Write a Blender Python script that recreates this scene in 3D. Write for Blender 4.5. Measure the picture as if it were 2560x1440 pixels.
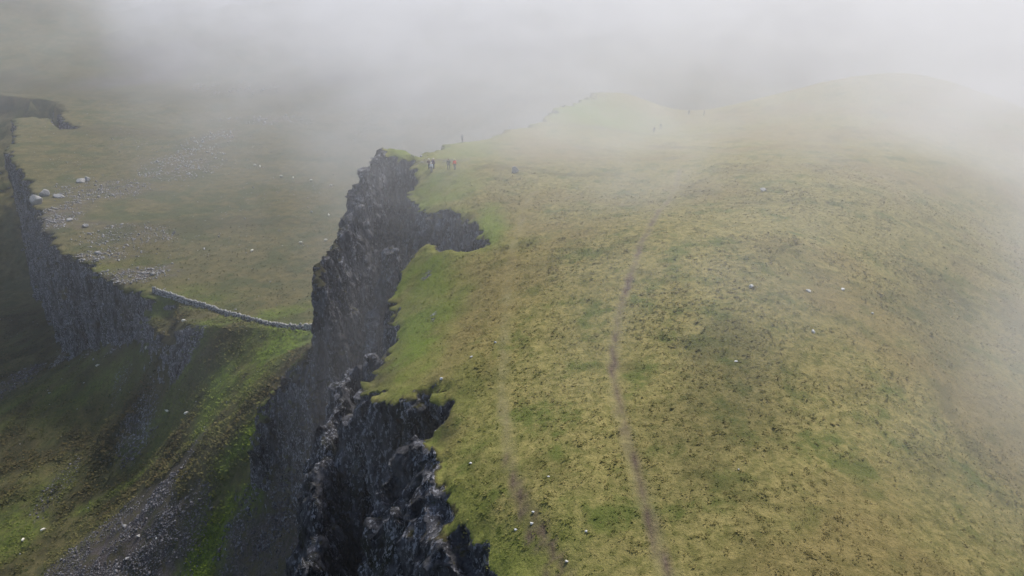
import bpy, bmesh, math, random
import numpy as np
from mathutils import Vector, Matrix

for o in list(bpy.data.objects): bpy.data.objects.remove(o)
scene = bpy.context.scene
COL = scene.collection
R = math.radians

# ------------------------------------------------------------------ camera
PITCH = R(25.0)
cam_d = bpy.data.cameras.new('camera')
cam_d.sensor_width = 36.0
cam_d.lens = 26.0
cam_d.clip_start = 0.5
cam_d.clip_end = 6000
cam = bpy.data.objects.new('camera', cam_d)
COL.objects.link(cam)
cam.location = (0, 0, 0)
cam.rotation_euler = (math.pi / 2 - PITCH, 0, 0)
scene.camera = cam

# ------------------------------------------------------------------ light
SUN_EL, SUN_AZ = R(52), R(33)      # azimuth measured from +Y (view direction) towards +X
world = bpy.data.worlds.new('World')
scene.world = world
world.use_nodes = True
wn = world.node_tree
bg = wn.nodes['Background']
sky = wn.nodes.new('ShaderNodeTexSky')
sky.sky_type = 'NISHITA'
sky.sun_disc = False
sky.sun_elevation = SUN_EL
sky.sun_rotation = SUN_AZ
sky.air_density = 1.0
sky.dust_density = 2.0
sky.ozone_density = 1.0
wn.links.new(sky.outputs[0], bg.inputs[0])
bg.inputs[1].default_value = 0.15
sun_d = bpy.data.lights.new('sun', 'SUN')
sun_d.energy = 4.2
sun_d.angle = R(11.0)
sun_d.color = (1.0, 0.955, 0.89)
sun = bpy.data.objects.new('sun', sun_d)
COL.objects.link(sun)
sd_ = Vector((math.sin(SUN_AZ) * math.cos(SUN_EL), math.cos(SUN_AZ) * math.cos(SUN_EL), math.sin(SUN_EL)))
sun.rotation_euler = sd_.to_track_quat('Z', 'Y').to_euler()
sun.location = (60, 60, 80)
scene.view_settings.view_transform = 'Standard'
scene.view_settings.look = 'None'
scene.view_settings.exposure = 0.14
scene.view_settings.gamma = 1.0
scene.view_settings.use_curve_mapping = False
scene.cycles.use_denoising = True
scene.cycles.volume_bounces = 6
scene.cycles.max_bounces = 8
scene.cycles.volume_step_rate = 1.0
scene.cycles.volume_max_steps = 128

# ------------------------------------------------------------------ helpers
F_PX, SP, CP = 1850.0, math.sin(PITCH), math.cos(PITCH)

def ray(px, py):
    """direction (per metre of depth) of a sight line of the survey photo"""
    v = (720 - py) / F_PX
    return np.array([(px - 1280) / F_PX, CP + v * SP, -SP + v * CP])

def at_z(px, py, z):
    r = ray(px, py); d = z / r[2]
    return (r[0] * d, r[1] * d, z)

def at_d(px, py, d):
    r = ray(px, py) * d
    return (r[0], r[1], r[2])

def at_y(px, py, y):
    r = ray(px, py); d = y / r[1]
    return (r[0] * d, y, r[2] * d)

def _h(ix, iy, iz, seed):
    n = (ix.astype(np.int64) * 374761393 + iy.astype(np.int64) * 668265263 + iz.astype(np.int64) * 2147483647 + seed * 974711) & 0xffffffff
    n = ((n ^ (n >> 13)) * 1274126177) & 0xffffffff
    n = (n ^ (n >> 16)) & 0xffffffff
    n = (n * 2246822519) & 0xffffffff
    n = n ^ (n >> 15)
    return (n & 0xffff) / 32767.5 - 1.0

def vn3(x, y, z, seed=0):
    xi, yi, zi = np.floor(x), np.floor(y), np.floor(z)
    fx, fy, fz = x - xi, y - yi, z - zi
    fx = fx * fx * (3 - 2 * fx); fy = fy * fy * (3 - 2 * fy); fz = fz * fz * (3 - 2 * fz)
    r = 0
    for a in (0, 1):
        wx = fx if a else 1 - fx
        for b in (0, 1):
            wy = fy if b else 1 - fy
            for c in (0, 1):
                wz = fz if c else 1 - fz
                r = r + wx * wy * wz * _h(xi + a, yi + b, zi + c, seed)
    return r

def vn2(x, y, seed=0):
    xi, yi = np.floor(x), np.floor(y)
    fx, fy = x - xi, y - yi
    fx = fx * fx * (3 - 2 * fx); fy = fy * fy * (3 - 2 * fy)
    z = np.zeros_like(xi)
    return ((1 - fx) * (1 - fy) * _h(xi, yi, z, seed) + fx * (1 - fy) * _h(xi + 1, yi, z, seed)
            + (1 - fx) * fy * _h(xi, yi + 1, z, seed) + fx * fy * _h(xi + 1, yi + 1, z, seed))

def fbm2(x, y, s, oct=4, seed=0, gain=0.5):
    r = 0; a = 1.0; t = 0
    for i in range(oct):
        r = r + a * vn2(x / s + 17.3 * i, y / s - 9.1 * i, seed + i); t += a; a *= gain; s /= 2.03
    return r / t

def sstep(a, b, x):
    t = np.clip((x - a) / (b - a), 0, 1)
    return t * t * (3 - 2 * t)

class TPS:
    """smooth surface through survey heights"""
    def __init__(self, pts, lam=2.0):
        p = np.array(pts, float); self.c = p[:, :2] / 100.0; n = len(p)
        d = np.linalg.norm(self.c[:, None] - self.c[None], axis=2)
        K = self.k(d) + np.eye(n) * lam * 1e-3
        P = np.c_[np.ones(n), self.c]
        A = np.zeros((n + 3, n + 3)); A[:n, :n] = K; A[:n, n:] = P; A[n:, :n] = P.T
        self.w = np.linalg.solve(A, np.r_[p[:, 2], 0, 0, 0])
    @staticmethod
    def k(d): return d * d * np.log(d + 1e-9)
    def __call__(self, x, y):
        x = x / 100.0; y = y / 100.0
        n = len(self.c)
        r = self.w[n] + self.w[n + 1] * x + self.w[n + 2] * y
        for i in range(n):
            r = r + self.w[i] * self.k(np.hypot(x - self.c[i, 0], y - self.c[i, 1]))
        return r

# ------------------------------------------------------------------ survey of the place
RIM = [(1300, 1560, -32.0), (1240, 1440, -32.5), (1195, 1365, -33), (1140, 1300, -33), (1108, 1240, -33), (1095, 1180, -33.3), (1085, 1125, -33.7),
       (1062, 1085, -34.3), (1100, 1062, -33.3), (1124, 1020, -33), (1106, 962, -33), (1060, 957, -33.3), (1010, 967, -34.2), (960, 972, -35.6),
       (925, 965, -37), (918, 940, -37.5), (935, 915, -37.8), (965, 885, -37.5), (985, 850, -37.3), (998, 800, -37), (985, 760, -37.6), (1000, 700, -37.2),
       (1025, 650, -36), (1058, 612, -34.7), (1085, 595, -34), (1105, 612, -33.5), (1150, 617, -33), (1212, 605, -32.6), (1208, 572, -32.6),
       (1185, 545, -32.8), (1120, 527, -33.4), (1058, 524, -34.6), (1036, 505, -35.6), (1034, 450, -34.4), (1040, 404, -32.9), (1002, 393, -32.5),
       (985, 384, -32.3), (960, 380, -32), (948, 377, -32), (962, 366, -31.9), (1002, 369, -32.1), (1040, 386, -32.6), (1062, 385, -33.1), (1102, 369, -33.6),
       (1150, 349, -34.8), (1216, 343, -35.8), (1270, 320, -37.8), (1332, 314, -38.6), (1412, 262, -41.8), (1480, 240, -44)]
A_POLY = [at_z(*p) for p in RIM]
A_POLY += [(30, 262, -48), (60, 300, -70), (200, 400, -110), (500, 400, -120), (500, -60, -60), (10, -60, -32), (5, 20, -32)]
A_POLY = np.array(A_POLY)
ridge_pts = list(map(tuple, A_POLY[:len(RIM)]))
for px, py, d in [(1140, 425, 117), (1155, 357, 145), (1640, 333, 200)]: ridge_pts.append(at_d(px, py, d))
for px, py, z in [(1570, 236, -45), (1720, 287, -50), (1800, 272, -47), (2000, 225, -41), (2250, 182, -36), (2400, 225, -37), (1270, 700, -32), (1270, 1000, -31.6),
                  (1270, 1300, -31.3), (1600, 900, -29.5), (1600, 1300, -29.8), (2000, 1300, -29.0), (1900, 800, -28.0), (2000, 600, -27.6), (1700, 500, -31),
                  (2100, 450, -29.5), (2300, 900, -31.5), (2500, 1200, -33.5), (2540, 900, -36), (2540, 600, -40), (2350, 400, -36),
                  (1400, 450, -33), (1900, 330, -41)]:
    ridge_pts.append(at_z(px, py, z))
for px, py, d in [(1400, 350, 152), (1500, 350, 158), (1500, 320, 180), (1300, 370, 140), (1600, 370, 152), (1750, 360, 160), (1450, 300, 190)]: ridge_pts.append(at_d(px, py, d))
ridge_pts += [(60, 290, -66), (120, 290, -56), (160, 250, -52), (130, 120, -56), (200, 60, -95), (120, 30, -60), (250, 200, -95), (200, 330, -90), (-30, 300, -62), (0, 0, -31)]
Hp = TPS(ridge_pts, 0.4)

wall_line_px = [(380, 728, 216), (450, 752, 208), (520, 776, 199), (590, 797, 190), (660, 815, 183), (730, 826, 178), (800, 829, 174), (840, 830, 172)]
WALL = np.array([at_d(*p) for p in wall_line_px])
val_pts = [tuple(p) for p in WALL]
for px, py, d in [(600, 600, 255), (828, 465, 318), (300, 450, 318), (100, 330, 385), (500, 250, 470), (1000, 250, 490), (1200, 330, 400), (700, 380, 365),
                  (150, 560, 262), (300, 640, 240), (450, 50, 690), (1000, 100, 700), (1500, 120, 700), (0, 60, 640), (1900, 120, 620), (800, -20, 860), (200, -20, 830)]:
    val_pts.append(at_d(px, py, d))
val_pts += [(-700, 700, -20), (-600, 300, -80), (700, 700, -60), (0, 1500, 60), (-700, 1500, 90), (700, 1500, 60), (300, 200, -112), (100, 200, -100), (0, 170, -90)]
Hv = TPS(val_pts, 0.4)

gul_pts = [at_d(*p) for p in [(795, 850, 168), (700, 900, 157), (720, 1110, 133), (700, 1150, 132), (700, 1440, 124), (600, 1000, 158), (500, 1200, 147), (450, 1440, 140),
                              (250, 1440, 152), (0, 1440, 168), (0, 1200, 203), (0, 1000, 255), (130, 895, 283), (250, 860, 252), (400, 812, 220), (300, 1000, 214),
                              (150, 1150, 202), (300, 1200, 184), (460, 812, 186), (450, 905, 187), (420, 1028, 184), (600, 860, 178), (300, 920, 222), (600, 1280, 136)]]
gul_pts += [(-60, 60, -110), (-25, 40, -92), (-20, 70, -84), (-25, 95, -78), (-120, 70, -140), (-220, 120, -150), (-320, 300, -165), (-240, 420, -165), (-20, 150, -84), (0, 0, -80), (-200, 0, -160), (-500, 300, -170), (-500, 700, -150)]
Hg = TPS(gul_pts, 0.4)

LRIM = [(382, 742, -92.5, 5), (345, 722, -92, 11), (300, 700, -91.5, 15), (240, 668, -91.2, 15), (195, 645, -91, 15), (150, 628, -91, 15), (118, 600, -91, 15), (108, 560, -91, 15), (92, 500, -91, 15), (62, 452, -91, 15), (40, 420, -91, 15),
        (26, 380, -91, 15), (36, 345, -90, 15), (36, 303, -90, 15), (80, 299, -90, 15), (130, 305, -90, 15), (150, 327, -90, 11), (190, 325, -90, 5), (160, 300, -90, 5), (152, 282, -90, 2.4), (120, 266, -90, 1.0), (60, 262, -90, 0.8), (-80, 255, -90, 0.7), (-300, 240, -90, 0.7)]
L_POLY = [at_z(a, b, c) + (k,) for a, b, c, k in reversed(LRIM)]
L_POLY += [tuple(p + np.array([0, -2.2 * 0 - 1.6, -0.2])) + (1.0 if i > 1 else 3.0,) for i, p in enumerate(WALL)]
L_POLY += [(-20, 149, -84, 1), (60, 160, -90, 1), (500, 100, -120, 1), (900, 100, -100, 1), (900, 1600, 60, 1), (-1400, 1600, 60, 1), (-1400, 500, -60, 1)]
L_POLY = np.array(L_POLY)

def poly_sd(P, x, y):
    """signed distance, >0 inside"""
    n = len(P); d2 = np.full(x.shape, 1e18); ins = np.zeros(x.shape, bool)
    for i in range(n):
        ax, ay = P[i, 0], P[i, 1]; bx, by = P[(i + 1) % n, 0], P[(i + 1) % n, 1]
        dx, dy = bx - ax, by - ay
        t = np.clip(((x - ax) * dx + (y - ay) * dy) / (dx * dx + dy * dy + 1e-12), 0, 1)
        d2 = np.minimum(d2, (x - ax - t * dx) ** 2 + (y - ay - t * dy) ** 2)
        c = (ay > y) != (by > y)
        with np.errstate(divide='ignore', invalid='ignore'):
            xi = (bx - ax) * (y - ay) / (by - ay + 1e-12) + ax
        ins ^= c & (x < xi)
    return np.where(ins, 1, -1) * np.sqrt(d2)

def skirt(P, x, y, k, top=None, closed=True, width=0.0, kmod=1.0, second=None):
    """height of the walls that fall from a line of survey points"""
    n = len(P); out = np.full(x.shape, -1e9)
    for i in range(n if closed else n - 1):
        a = P[i]; b = P[(i + 1) % n]
        dx, dy = b[0] - a[0], b[1] - a[1]
        t = np.clip(((x - a[0]) * dx + (y - a[1]) * dy) / (dx * dx + dy * dy + 1e-12), 0, 1)
        d = np.sqrt((x - a[0] - t * dx) ** 2 + (y - a[1] - t * dy) ** 2)
        kk = (a[3] + t * (b[3] - a[3])) if len(a) > 3 else np.full(x.shape, float(k))
        h = a[2] + t * (b[2] - a[2]) - kk * np.where(kk > 10, 1.0, np.where(kk > 2.5, kmod, 1.0)) * np.maximum(0, d - width)
        out = np.maximum(out, h)
    return out

B_CREST = np.array([at_z(948, 378, -32.2), at_y(915, 430, 114), at_y(890, 490, 111), at_y(870, 560, 107), at_y(838, 612, 103.5), at_y(810, 642, 100), at_y(803, 690, 98)])
B2 = np.array([at_y(808, 650, 99.5), at_y(800, 780, 97.5), at_y(797, 860, 97), at_y(770, 905, 103)])
B3 = np.array([at_y(975, 620, 97), at_y(955, 700, 95), at_y(940, 800, 92.5)])
C_CREST = np.array([at_d(790, 870, 114), at_d(742, 930, 124), at_d(702, 983, 130), at_d(672, 1010, 132), at_d(664, 1045, 131)])
D_CREST = np.array([at_z(962, 892, -37.8), at_y(908, 912, 67), at_y(856, 936, 66), at_y(835, 990, 62.5), at_y(818, 1050, 60), at_y(800, 1110, 57.5), at_y(792, 1160, 56), at_y(786, 1250, 52), at_y(784, 1340, 49), at_y(784, 1460, 45), at_y(790, 1700, 38)])
E_CREST = np.array([at_z(925, 965, -37), at_y(912, 1040, 58), at_y(908, 1120, 57), at_y(905, 1200, 56)])
F_POLY = np.array([at_z(1062, 1088, -34.6), at_y(1010, 1130, 49.5), at_y(965, 1190, 48), at_y(940, 1260, 46), at_y(925, 1340, 44.5), at_y(915, 1440, 43), at_y(920, 1600, 39),
                   at_z(1250, 1500, -34), at_z(1195, 1375, -34.5), at_z(1135, 1300, -34.5), at_z(1100, 1240, -34), at_z(1090, 1180, -34), at_z(1082, 1125, -34.2)])
CRAG = np.array([at_d(385, 775, 214), at_d(400, 800, 207), at_d(425, 832, 193), at_d(465, 850, 188), at_d(500, 856, 187)])
FARC = np.array([at_d(-60, 150, 440), at_d(20, 190, 430), at_d(85, 215, 425), at_d(60, 240, 420)])

def cells(x, y, s, seed):
    """one constant value per jointed column of rock"""
    xr = (0.8 * x + 0.6 * y) / s + 0.45 * vn2(x / (1.3 * s), y / (1.3 * s), seed); yr = (-0.6 * x + 0.8 * y) / s + 0.45 * vn2(x / (1.3 * s), y / (1.3 * s), seed + 1)
    xi, yi = np.floor(xr), np.floor(yr)
    yi = np.floor(yr + 0.5 * (xi % 2))
    return _h(xi, yi, np.zeros_like(xi), seed)

def heights(x, y, detail=True):
    """ground height at plan positions; also returns signed distance to the ridge rim"""
    sh = x.shape
    r = np.hypot(x, y)
    wx = 1.0 * fbm2(x, y, 5.5, 2, 11) + 0.45 * vn2(x / 1.5, y / 1.5, 31)
    wy = 1.0 * fbm2(x, y, 5.5, 2, 21) + 0.45 * vn2(x / 1.5, y / 1.5, 41)
    wx = wx + 0.22 * vn2(x / 0.7, y / 0.7, 32); wy = wy + 0.22 * vn2(x / 0.7, y / 0.7, 42)
    wx = wx + 0.40 * cells(x, y, 1.1, 34); wy = wy + 0.40 * cells(x, y, 1.1, 44)
    far = sstep(130, 260, r)
    xw = x + wx * (1 + 1.6 * far); yw = y + wy * (1 + 1.6 * far)
    kmod = 1.0 + 0.45 * fbm2(x, y, 9, 2, 55)
    # gully and hollow
    g = Hg(x, y) + 1.6 * fbm2(x, y, 22, 4, 3) + 0.6 * fbm2(x, y, 4.5, 3, 5)
    # valley floor beyond the dyke with its western crag
    v = Hv(x, y) + (0.9 + 7 * sstep(350, 700, y)) * fbm2(x, y, 60, 4, 7) + 55 * sstep(480, 700, y) * (0.5 - np.abs(fbm2(x, y, 170, 4, 17))) + 0.3 * fbm2(x, y, 6, 3, 8)
    lsd = poly_sd(L_POLY, xw, yw)
    lo = skirt(L_POLY, xw, yw, 5, kmod=kmod)
    g = np.where(y > 120, np.minimum(g, v + 1.0), g)
    h = np.where(lsd > 0, v, np.maximum(lo, g))
    crag = skirt(CRAG, xw, yw, 5.0, closed=False, width=1.8, kmod=kmod)
    h = np.maximum(h, crag)
    # rock ribs of the ridge
    ribs = skirt(B_CREST, xw, yw, 7.5, closed=False, width=0.5, kmod=kmod)
    ribs = np.maximum(ribs, skirt(B2, xw, yw, 6.5, closed=False, width=0.6, kmod=kmod))
    ribs = np.maximum(ribs, skirt(B3, xw, yw, 5, closed=False, width=0.6, kmod=kmod))
    ribs = np.maximum(ribs, skirt(C_CREST, xw, yw, 6.5, closed=False, width=1.6, kmod=kmod))
    ribs = np.maximum(ribs, skirt(D_CREST, xw, yw, 6, closed=False, width=0.5, kmod=kmod))
    ribs = np.maximum(ribs, skirt(E_CREST, xw, yw, 5.5, closed=False, width=0.8, kmod=kmod))
    fs = poly_sd(F_POLY, xw, yw)
    ftop = 0; fw = 0
    for p in F_POLY:
        w = 1.0 / ((xw - p[0]) ** 2 + (yw - p[1]) ** 2 + 0.3) ** 1.5
        ftop = ftop + w * p[2]; fw = fw + w
    ribs = np.maximum(ribs, np.where(fs > 0, ftop / fw, skirt(F_POLY, xw, yw, 5, kmod=kmod)))
    h = np.maximum(h, ribs + (0.7 * fbm2(x, y, 3.6, 2, 71) + 0.75 * cells(x, y, 1.5, 75)) * (1 - 0.65 * sstep(80, 92, y)) + 0.6 * cells(x, y, 0.8, 76))
    # the ridge itself
    asd = poly_sd(A_POLY, xw, yw)
    top = Hp(x, y)
    top = top + 0.45 * fbm2(x, y, 14, 3, 13) + 0.12 * fbm2(x, y, 2.2, 2, 14)
    top = top - 0.5 * np.exp(-np.maximum(asd, 0) / 0.8)
    ask = skirt(A_POLY, xw, yw, 5.5, kmod=kmod) - 0.5
    ridge = np.where(asd > 0, top, ask)
    h = np.maximum(h, ridge)
    if detail:
        grass = (asd > 0.4) & (h == ridge)
        tus = 0.10 * vn2(x / 0.75, y / 0.75, 91) + 0.06 * vn2(x / 0.38, y / 0.38, 92)
        h = h + np.where(grass, tus, 0) + np.where(~grass, 0.26 * vn2(x / 1.6, y / 1.6, 93), 0)
    return h, asd, lsd

# ------------------------------------------------------------------ paths
def world_line(pts, z0=-31.5, step=0.4):
    out = []
    for px, py in pts:
        r = ray(px, py); d = -z0 / -r[2] * 1.0
        p = r * (z0 / r[2])
        for _ in range(6):
            z = float(Hp(np.array([p[0]]), np.array([p[1]]))[0]); p = r * (z / r[2])
        out.append(p[:2])
    out = np.array(out)
    # smooth resample
    seg = np.r_[0, np.cumsum(np.linalg.norm(np.diff(out, axis=0), axis=1))]
    n = int(seg[-1] / step)
    t = np.linspace(0, seg[-1], n)
    q = np.c_[np.interp(t, seg, out[:, 0]), np.interp(t, seg, out[:, 1])]
    k = 7
    pad = np.r_[np.repeat(q[:1], k, 0), q, np.repeat(q[-1:], k, 0)]
    q = sum(pad[i:i + n] for i in range(2 * k + 1)) / (2 * k + 1)
    q[:, 0] += 0.12 * vn2(q[:, 0] / 2.3, q[:, 1] / 2.3, 5)
    return q

DIRT = world_line([(1700, 1500), (1668, 1440), (1640, 1350), (1605, 1250), (1580, 1150), (1555, 1050), (1535, 950), (1535, 850), (1550, 770), (1575, 690), (1600, 620), (1640, 540), (1690, 470), (1700, 420)])
TRACK = world_line([(1300, 1240), (1275, 1170), (1262, 1050), (1255, 950), (1260, 850), (1268, 760), (1272, 690), (1285, 600), (1320, 500), (1380, 430), (1450, 385), (1560, 350), (1650, 333), (1750, 310), (1850, 300)])
STRANDS = [world_line(p) for p in ([(1275, 1180), (1290, 1260), (1310, 1330), (1340, 1380), (1372, 1440), (1400, 1500)],
                                   [(1280, 1185), (1320, 1250), (1355, 1310), (1385, 1370), (1415, 1430), (1440, 1490)],
                                   [(1262, 1120), (1285, 1210), (1315, 1290), (1350, 1340), (1395, 1400), (1420, 1450)])]

def line_dist(L, x, y):
    d = np.full(x.shape, 1e9)
    m = (x > L[:, 0].min() - 3) & (x < L[:, 0].max() + 3) & (y > L[:, 1].min() - 3) & (y < L[:, 1].max() + 3)
    xs, ys = x[m], y[m]; dd = np.full(xs.shape, 1e9)
    for a, b in zip(L[:-1:2], L[2::2]):
        dx, dy = b - a
        t = np.clip(((xs - a[0]) * dx + (ys - a[1]) * dy) / (dx * dx + dy * dy + 1e-12), 0, 1)
        dd = np.minimum(dd, np.hypot(xs - a[0] - t * dx, ys - a[1] - t * dy))
    d[m] = dd
    return d

def grass_masks(x, y, z, nz, asd):
    """what grows or lies where: floats 0..1 stored on the mesh"""
    px, py = project(x, y, z)
    return px, py

def project(x, y, z):
    D = y * CP - z * SP
    v = y * SP + z * CP
    return 1280 + F_PX * x / D, 720 - F_PX * v / D

def blob(x, y, cx, cy, rx, ry, rot=0, soft=0.6):
    c, s = math.cos(rot), math.sin(rot)
    dx, dy = x - cx, y - cy
    u = (dx * c + dy * s) / rx; v = (-dx * s + dy * c) / ry
    q = np.sqrt(u * u + v * v) + 0.35 * fbm2(x, y, min(rx, ry) * 0.9, 3, 77)
    return 1 - sstep(1 - soft, 1 + soft, q)

# patches surveyed on the ground, world plan coordinates: (x, y, rx, ry, rotation)
def gpt(px, py, d): p = at_d(px, py, d); return p[0], p[1]

def set_attr(me, name, arr):
    a = me.attributes.new(name, 'FLOAT', 'POINT')
    a.data.foreach_set('value', np.ascontiguousarray(arr, dtype=np.float32))

def mesh_from(name, verts, faces, smooth=True):
    me = bpy.data.meshes.new(name)
    nv, nf = len(verts), len(faces)
    k = faces.shape[1]
    me.vertices.add(nv); me.vertices.foreach_set('co', np.ascontiguousarray(verts, dtype=np.float32).ravel())
    me.loops.add(nf * k); me.loops.foreach_set('vertex_index', np.ascontiguousarray(faces, dtype=np.int32).ravel())
    me.polygons.add(nf)
    me.polygons.foreach_set('loop_start', np.arange(0, nf * k, k, dtype=np.int32))
    me.polygons.foreach_set('loop_total', np.full(nf, k, dtype=np.int32))
    me.update(calc_edges=True)
    if smooth: me.polygons.foreach_set('use_smooth', np.ones(nf, dtype=bool))
    return me

def link(name, me, kind=None, parent=None, mats=(), **tags):
    o = bpy.data.objects.new(name, me)
    COL.objects.link(o)
    if parent is not None: o.parent = parent
    if kind: o['kind'] = kind
    for k, v in tags.items(): o[k] = v
    for m in mats: me.materials.append(m)
    return o

# ------------------------------------------------------------------ materials
class NT:
    def __init__(s, mat):
        s.t = mat.node_tree; s.n = s.t.nodes; s.l = s.t.links
    def new(s, typ, **kw):
        n = s.n.new(typ)
        for k, v in kw.items(): setattr(n, k, v)
        return n
    def put(s, sock, v):
        if isinstance(v, bpy.types.NodeSocket): s.l.new(v, sock)
        elif isinstance(v, (tuple, list)) and len(v) == 3 and sock.type == 'RGBA': sock.default_value = (*v, 1)
        else: sock.default_value = v
    def attr(s, name): return s.new('ShaderNodeAttribute', attribute_name=name).outputs['Fac']
    def pos(s):
        if not hasattr(s, '_pos'): s._pos = s.new('ShaderNodeNewGeometry').outputs['Position']
        return s._pos
    def vscale(s, v, sc):
        m = s.new('ShaderNodeVectorMath', operation='MULTIPLY'); s.put(m.inputs[0], v); m.inputs[1].default_value = sc; return m.outputs[0]
    def noise(s, scale, detail=4, rough=0.6, vec=None, dist=0.0):
        n = s.new('ShaderNodeTexNoise'); s.put(n.inputs['Vector'], vec if vec is not None else s.pos())
        n.inputs['Scale'].default_value = scale; n.inputs['Detail'].default_value = detail; n.inputs['Roughness'].default_value = rough
        n.inputs['Distortion'].default_value = dist
        return n.outputs['Fac']
    def ramp(s, f, a, b, lo=0.0, hi=1.0):
        m = s.new('ShaderNodeMapRange', interpolation_type='SMOOTHSTEP'); s.put(m.inputs[0], f)
        m.inputs[1].default_value = a; m.inputs[2].default_value = b; m.inputs[3].default_value = lo; m.inputs[4].default_value = hi
        return m.outputs[0]
    def math(s, op, a, b=0.0):
        m = s.new('ShaderNodeMath', operation=op); s.put(m.inputs[0], a); s.put(m.inputs[1], b); return m.outputs[0]
    def mix(s, f, a, b):
        m = s.new('ShaderNodeMix', data_type='RGBA'); s.put(m.inputs['Factor'], f); s.put(m.inputs['A'], a) if False else None
        s.put(m.inputs[6], a); s.put(m.inputs[7], b); return m.outputs[2]

def new_mat(name, color=(0.5, 0.5, 0.5), rough=0.9, spec=0.2):
    m = bpy.data.materials.new(name); m.use_nodes = True
    b = m.node_tree.nodes['Principled BSDF']
    b.inputs['Base Color'].default_value = (*color, 1)
    b.inputs['Roughness'].default_value = rough
    b.inputs['Specular IOR Level'].default_value = spec
    return m

def noisy_mat(name, c1, c2, scale=8, rough=0.9, bump=0.0, spec=0.2, a=0.35, b=0.65):
    m = new_mat(name, c1, rough, spec); t = NT(m)
    f = t.ramp(t.noise(scale, 5, 0.65), a, b)
    bs = t.n['Principled BSDF']
    t.put(bs.inputs['Base Color'], t.mix(f, c1, c2))
    if bump:
        bm = t.new('ShaderNodeBump'); bm.inputs['Strength'].default_value = bump; bm.inputs['Distance'].default_value = 0.1
        t.put(bm.inputs['Height'], t.noise(scale * 1.7, 6, 0.7)); t.l.new(bm.outputs[0], bs.inputs['Normal'])
    return m

def grass_color(t):
    """turf: straw, olive and green in patches of several sizes"""
    big = t.noise(0.045, 4, 0.6)
    mid = t.noise(0.28, 4, 0.65)
    sml = t.noise(1.7, 5, 0.7)
    fine = t.noise(6.5, 3, 0.7)
    straw = (0.285, 0.238, 0.088); olive = (0.142, 0.134, 0.040); green = (0.075, 0.105, 0.020); dark = (0.070, 0.076, 0.022); tan = (0.19, 0.130, 0.055)
    c = t.mix(t.ramp(sml, 0.34, 0.66), olive, straw)
    c = t.mix(t.ramp(mid, 0.50, 0.68, 0, 0.75), c, green)
    c = t.mix(t.ramp(big, 0.44, 0.60, 0, 0.40), c, tan)
    c = t.mix(t.ramp(t.noise(0.11, 5, 0.65, None, 0.6), 0.54, 0.66, 0, 0.55), c, (0.088, 0.084, 0.026))
    c = t.mix(t.ramp(fine, 0.55, 0.75, 0, 0.7), c, dark)
    c = t.mix(t.math('MULTIPLY', t.attr('lush'), t.ramp(sml, 0.15, 0.6, 0.55, 1.0)), c, t.mix(t.ramp(fine, 0.4, 0.62), (0.150, 0.200, 0.026), (0.100, 0.140, 0.020)))
    return c, sml, fine

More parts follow.
